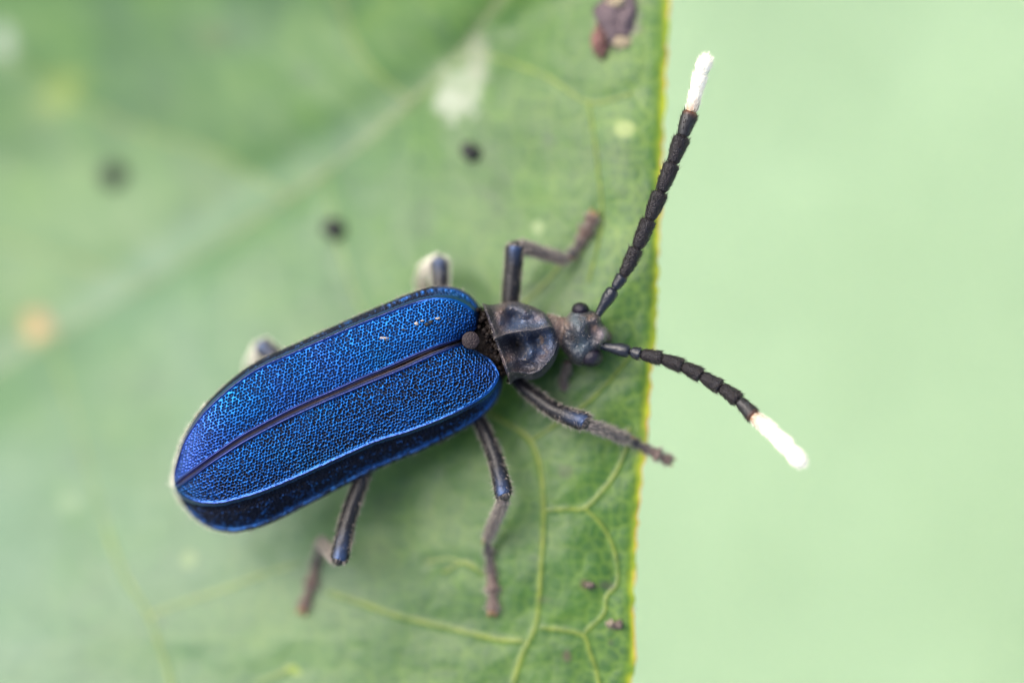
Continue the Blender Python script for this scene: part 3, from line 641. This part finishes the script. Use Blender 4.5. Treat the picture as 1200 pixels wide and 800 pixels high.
antenna([(700, 370), (720, 338), (730, 323), (746, 291), (761, 257.5), (774.5, 225), (788, 191.5), (800, 160), (810, 131), (816, 106), (821, 86), (830, 64)],
        [16, 14, 16.5, 18, 18.5, 18.5, 18.5, 18, 15.5, 17, 18.5], [-0.05, -0.035, -0.03, -0.02, -0.01, 0, 0.005, 0.01, 0.015, 0.02, 0.03, 0.04], 'long antenna reaching past the yellow leaf margin, alongside it')
antenna([(704, 405), (739, 412), (751, 415), (776, 420), (800, 429), (822, 440), (845, 453.5), (866, 469), (884, 488), (906, 507), (924, 525), (943, 546)],
        [16, 15, 16, 16.5, 16.5, 17, 17, 17, 18, 19.5, 19.5], [-0.05, -0.03, -0.025, -0.015, -0.005, 0.01, 0.03, 0.055, 0.085, 0.12, 0.15, 0.18], 'antenna bending outwards over the open background')

# legs
def leg_mat(name, base, shine, lo, hi, metal=0.85, rough=0.34):
    m, nt, b, N, L = new_mat(name); at = node(nt, 'ShaderNodeAttribute', attribute_name='t'); co = node(nt, 'ShaderNodeTexCoord')
    nz = node(nt, 'ShaderNodeTexNoise'); nz.inputs['Scale'].default_value = 45; L.new(co.outputs['Object'], nz.inputs['Vector'])
    mr = node(nt, 'ShaderNodeMapRange'); mr.inputs['From Min'].default_value = lo; mr.inputs['From Max'].default_value = hi; L.new(at.outputs['Fac'], mr.inputs['Value'])
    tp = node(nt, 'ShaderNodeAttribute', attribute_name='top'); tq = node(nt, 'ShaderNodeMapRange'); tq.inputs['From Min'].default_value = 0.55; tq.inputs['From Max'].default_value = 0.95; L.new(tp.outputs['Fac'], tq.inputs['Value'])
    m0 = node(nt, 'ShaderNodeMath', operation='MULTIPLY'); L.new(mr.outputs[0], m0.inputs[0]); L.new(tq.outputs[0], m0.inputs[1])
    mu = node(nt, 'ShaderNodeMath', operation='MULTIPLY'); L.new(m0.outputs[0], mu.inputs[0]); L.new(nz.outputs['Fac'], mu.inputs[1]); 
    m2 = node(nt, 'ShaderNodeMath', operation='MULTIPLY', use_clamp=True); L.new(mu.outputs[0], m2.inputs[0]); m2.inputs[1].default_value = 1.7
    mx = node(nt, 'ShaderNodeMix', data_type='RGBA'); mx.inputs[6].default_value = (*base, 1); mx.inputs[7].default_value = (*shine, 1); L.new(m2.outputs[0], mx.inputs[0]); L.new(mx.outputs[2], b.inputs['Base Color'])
    m3 = node(nt, 'ShaderNodeMath', operation='MULTIPLY'); m3.inputs[1].default_value = metal; L.new(m2.outputs[0], m3.inputs[0]); L.new(m3.outputs[0], b.inputs['Metallic'])
    b.inputs['Roughness'].default_value = rough; b.inputs['Specular IOR Level'].default_value = 0.3
    bp = node(nt, 'ShaderNodeBump'); bp.inputs['Strength'].default_value = 0.4; bp.inputs['Distance'].default_value = 0.006; n2 = node(nt, 'ShaderNodeTexNoise'); n2.inputs['Scale'].default_value = 140
    L.new(co.outputs['Object'], n2.inputs['Vector']); L.new(n2.outputs['Fac'], bp.inputs['Height']); L.new(bp.outputs[0], b.inputs['Normal'])
    return m
M_femur = leg_mat('black femur with painted blue glint', (0.009, 0.008, 0.009), (0.055, 0.095, 0.20), 0.40, 0.90)  # steel blue glint painted on the upward side of the femur end
M_tibia = simple('grey brown tibia', (0.070, 0.056, 0.052), rough=0.45, var=0.5, scale=35, bump=0.6, bscale=130)
M_tarsus = simple('brown tarsus', (0.075, 0.048, 0.038), rough=0.5, var=0.5, scale=30, bump=0.5, bscale=110)
nt = M_tarsus.node_tree; at = node(nt, 'ShaderNodeAttribute', attribute_name='t'); cr = node(nt, 'ShaderNodeValToRGB'); nt.links.new(at.outputs['Fac'], cr.inputs[0])
cr.color_ramp.elements[0].position = 0.30; cr.color_ramp.elements[0].color = (0.018, 0.014, 0.015, 1); cr.color_ramp.elements[1].position = 0.62; cr.color_ramp.elements[1].color = (0.085, 0.052, 0.040, 1)
mm = node(nt, 'ShaderNodeMix', data_type='RGBA', blend_type='MULTIPLY'); mm.inputs[0].default_value = 0.0
nt.links.new(cr.outputs[0], mm.inputs[6]); nt.links.new(mm.outputs[2], nt.nodes['Principled BSDF'].inputs['Base Color'])
M_socket = simple('black joint socket', (0.008, 0.006, 0.006), rough=0.5)

def leg(label, hip, knee, ankle, foot, fuzz=None, wf=(13, 19), wt=(11, 13), wta=10, bow=0.0, mid_t=None):
    """hip, knee, ankle: (px, py, z); foot: list of (px, py) on the leaf from ankle to claws"""
    root = bpy.data.objects.new('leg', None); C.objects.link(root); root.parent = beetle; root['label'] = label; root.empty_display_size = 0.05
    h, k, a = P(*hip), P(*knee), P(*ankle); d = k - h; dn = d / np.linalg.norm(d)
    sd_ = np.cross(dn, (0, 0, 1)); sd_ /= np.linalg.norm(sd_) + 1e-9
    f0, f1 = wf[0] / S / 2, wf[1] / S / 2
    fm = loft([h, h + d * 0.3 + sd_ * bow * 0.8, h + d * 0.6 + sd_ * bow, h + d * 0.85 + sd_ * bow * 0.4, h + d * 0.95, h + d * 0.99, h + d * 0.965], [f0 * 0.9, f0 * 1.15, (f0 + f1) / 2 * 1.05, f1, f1 * 1.06, f1 * 0.92, f1 * 0.45], seg=28, rings=90, flat=0.85, rough=0.07, ridge=0.035, seed=int(hip[0]))
    fo = link('femur', fm, M_femur, root)
    sk = link('joint_socket', blob(k - d * 0.02, np.full(3, f1 * 0.72), seed=3, rough=0.1, nu=20, nv=14), M_socket, root)
    td = a - k; tn = td / np.linalg.norm(td); t0, t1 = wt[0] / S / 2, wt[1] / S / 2
    pts = [k - d * 0.015, k + td * 0.12, k + td * 0.5, k + td * 0.88, a]
    if mid_t is not None: pts[2] = P(*mid_t)
    tm_ = loft(pts, [t0 * 0.7, t0, (t0 + t1) / 2, t1 * 1.05, t1 * 0.7], seg=24, rings=60, rough=0.10, ridge=0.03, seed=int(hip[1]))
    to = link('tibia', tm_, M_tibia, root)
    spur = merge([loft([a + o_ - tn * 0.01, a + o_ + tn * 0.025], [0.0045, 0.0008], seg=6, rings=5) for o_ in (np.array([t1 * 0.7, t1 * 0.4, 0]), np.array([-t1 * 0.7, -t1 * 0.3, 0]))])
    link('spur', spur, M_claw, root)
    # tarsus: short lobes resting on the leaf, two hooked claws
    F = [a] + [P(x, y, (zf if len(q) > 2 else leaf_z(x, y)) + wta / S * 0.45) for q in foot for x, y, zf in [(q[0], q[1], q[2] if len(q) > 2 else 0)]]
    F = resample(spline(F, 40), 5); ms_ = []
    for i in range(4):
        p0, p1 = F[i], F[i + 1]; e = p1 - p0; w = wta / S / 2 * (0.82, 0.85, 1.2, 1.05)[i]
        ms_.append(loft([p0 - e * 0.06, p0 + e * 0.1, p0 + e * 0.55, p0 + e * 0.9, p0 + e * 1.02], [w * .45, w * .66, w * .85, w * 1.22, w * .75], seg=18, rings=20, flat=0.75, rough=0.2, seed=i))
    tme = merge(ms_); tv = np.array([d_.value for d_ in tme.attributes['t'].data]); tme.attributes['t'].data.foreach_set('value', ((np.repeat(np.arange(4), len(tv) // 4) + tv) / 4).astype(np.float32)); ta = link('tarsus', tme, M_tarsus, root)
    e = F[4] - F[3]; e /= np.linalg.norm(e); sv = np.cross(e, (0, 0, 1.0)); sv /= np.linalg.norm(sv)
    cl = merge([loft([F[4] - e * 0.012, F[4] + e * 0.014 + s_ * sv * 0.010 + (0, 0, 0.004), F[4] + e * 0.028 + s_ * sv * 0.012 - (0, 0, 0.012)], [0.007, 0.006, 0.001], seg=8, rings=10) for s_ in (-1, 1)])
    link('claw', cl, M_claw, root)
    hm = []
    for me_, n_, ln, lean in ((fm, 800, 0.016, dn), (tm_, 1000, 0.016, tn), (tme, 600, 0.017, e)):
        p, nr = surf_samples(me_, n_, lambda c, n: (0.5 if me_ is tm_ else 0.12) + 1.0 * (np.abs(n[:, 2]) < 0.7)); q = link('hair', hair_mesh(p, nr, ln * 1.25, 0.0006, lean=lean, amt=0.9, jit=0.3), fuzz or M_hair, root, smooth=False); q['kind'] = 'stuff'

lz = leaf_z
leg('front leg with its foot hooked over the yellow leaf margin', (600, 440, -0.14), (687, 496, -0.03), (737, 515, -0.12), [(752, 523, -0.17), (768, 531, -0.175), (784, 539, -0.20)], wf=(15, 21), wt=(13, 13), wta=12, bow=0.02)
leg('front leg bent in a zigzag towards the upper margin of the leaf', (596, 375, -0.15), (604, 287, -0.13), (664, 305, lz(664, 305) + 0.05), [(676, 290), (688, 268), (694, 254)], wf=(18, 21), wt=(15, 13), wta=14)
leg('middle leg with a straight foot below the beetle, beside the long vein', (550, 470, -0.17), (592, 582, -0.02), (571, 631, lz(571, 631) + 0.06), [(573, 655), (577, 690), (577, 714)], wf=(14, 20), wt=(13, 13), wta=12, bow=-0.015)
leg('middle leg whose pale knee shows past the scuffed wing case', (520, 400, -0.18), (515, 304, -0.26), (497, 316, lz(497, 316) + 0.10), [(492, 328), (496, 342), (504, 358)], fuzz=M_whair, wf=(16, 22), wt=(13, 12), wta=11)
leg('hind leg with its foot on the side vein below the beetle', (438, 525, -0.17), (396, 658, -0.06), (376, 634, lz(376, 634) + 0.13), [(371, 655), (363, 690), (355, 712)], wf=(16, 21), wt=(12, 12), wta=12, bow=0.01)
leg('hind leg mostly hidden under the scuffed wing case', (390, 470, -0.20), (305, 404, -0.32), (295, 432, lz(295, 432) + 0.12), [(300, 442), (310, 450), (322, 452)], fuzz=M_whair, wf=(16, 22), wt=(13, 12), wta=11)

# ------------------------------------------------------------------ small things on the leaf
def pellet(px, py, w, h, label, mat, seed, name='pellet', cat='pellet'):
    z = leaf_z(px, py) + w / S * 0.25
    o = link(name, blob(P(px, py, z), (w / S / 2, h / S / 2, w / S / 2 * 0.8), seed=seed, rough=0.5, nu=26, nv=16, freq=1.8), mat); o['label'] = label; o['category'] = cat; return o
M_pel = simple('black frass', (0.010, 0.012, 0.010), rough=0.7, var=0.5, bump=0.6, bscale=60)
g_ = 'black pellets lying on the leaf'
pellet(132, 205, 33, 30, 'black pellet beyond the midrib, on the folded half of the leaf', M_pel, 1)['group'] = g_
pellet(390, 268, 28, 25, 'black pellet just below the midrib, nearest to the wing cases', M_pel, 2)['group'] = g_
pellet(551, 178, 25, 22, 'black pellet below the whitish residue patch', M_pel, 3)['group'] = g_
fr = thing('dry_fragment', 'purplish brown dry fragment stuck near the yellow leaf margin', 'plant fragment')
z0 = leaf_z(722, 30)
M_fr = simple('purplish brown dry tissue', (0.085, 0.060, 0.065), rough=0.8, var=0.6, scale=14); M_fr2 = simple('reddish dry tissue', (0.13, 0.06, 0.05), rough=0.8, var=0.4); M_fr3 = simple('cream dry tissue', (0.26, 0.21, 0.13), rough=0.8)
link('husk', blob(P(724, 24, z0 + 0.01), (20 / S, 27 / S, 0.014), seed=5, rough=1.5, freq=3.2), M_fr, fr)
link('red_lobe', blob(P(704, 50, z0 + 0.008), (8 / S, 15 / S, 0.012), seed=6, rough=1.4, freq=3), M_fr2, fr)
link('cream_lobe', blob(P(730, 50, z0 + 0.02), (10 / S, 7 / S, 0.015), seed=7, rough=0.6), M_fr3, fr); link('cream_lobe', blob(P(722, 2, z0 + 0.02), (10 / S, 6 / S, 0.015), seed=8, rough=0.6), M_fr3, fr)
M_cr = simple('brown crumb', (0.10, 0.075, 0.06), rough=0.9, var=0.6, scale=90)
cr_ = thing('crumb', 'tiny brown and cream crumb beside the yellow leaf margin', 'crumb')
link('dark_grain', blob(P(723, 732, lz(723, 732) + 0.008), (7 / S, 5.5 / S, 0.014), seed=11, rough=0.8), M_cr, cr_); link('pale_grain', blob(P(715, 730, lz(715, 730) + 0.012), (4 / S, 4.5 / S, 0.012), seed=12, rough=0.8), simple('pale tan grain', (0.17, 0.14, 0.10), rough=0.9), cr_)
pellet(691, 685, 11, 7, 'tiny dark brown speck at the end of a veinlet', M_cr, 13, 'speck', 'speck')
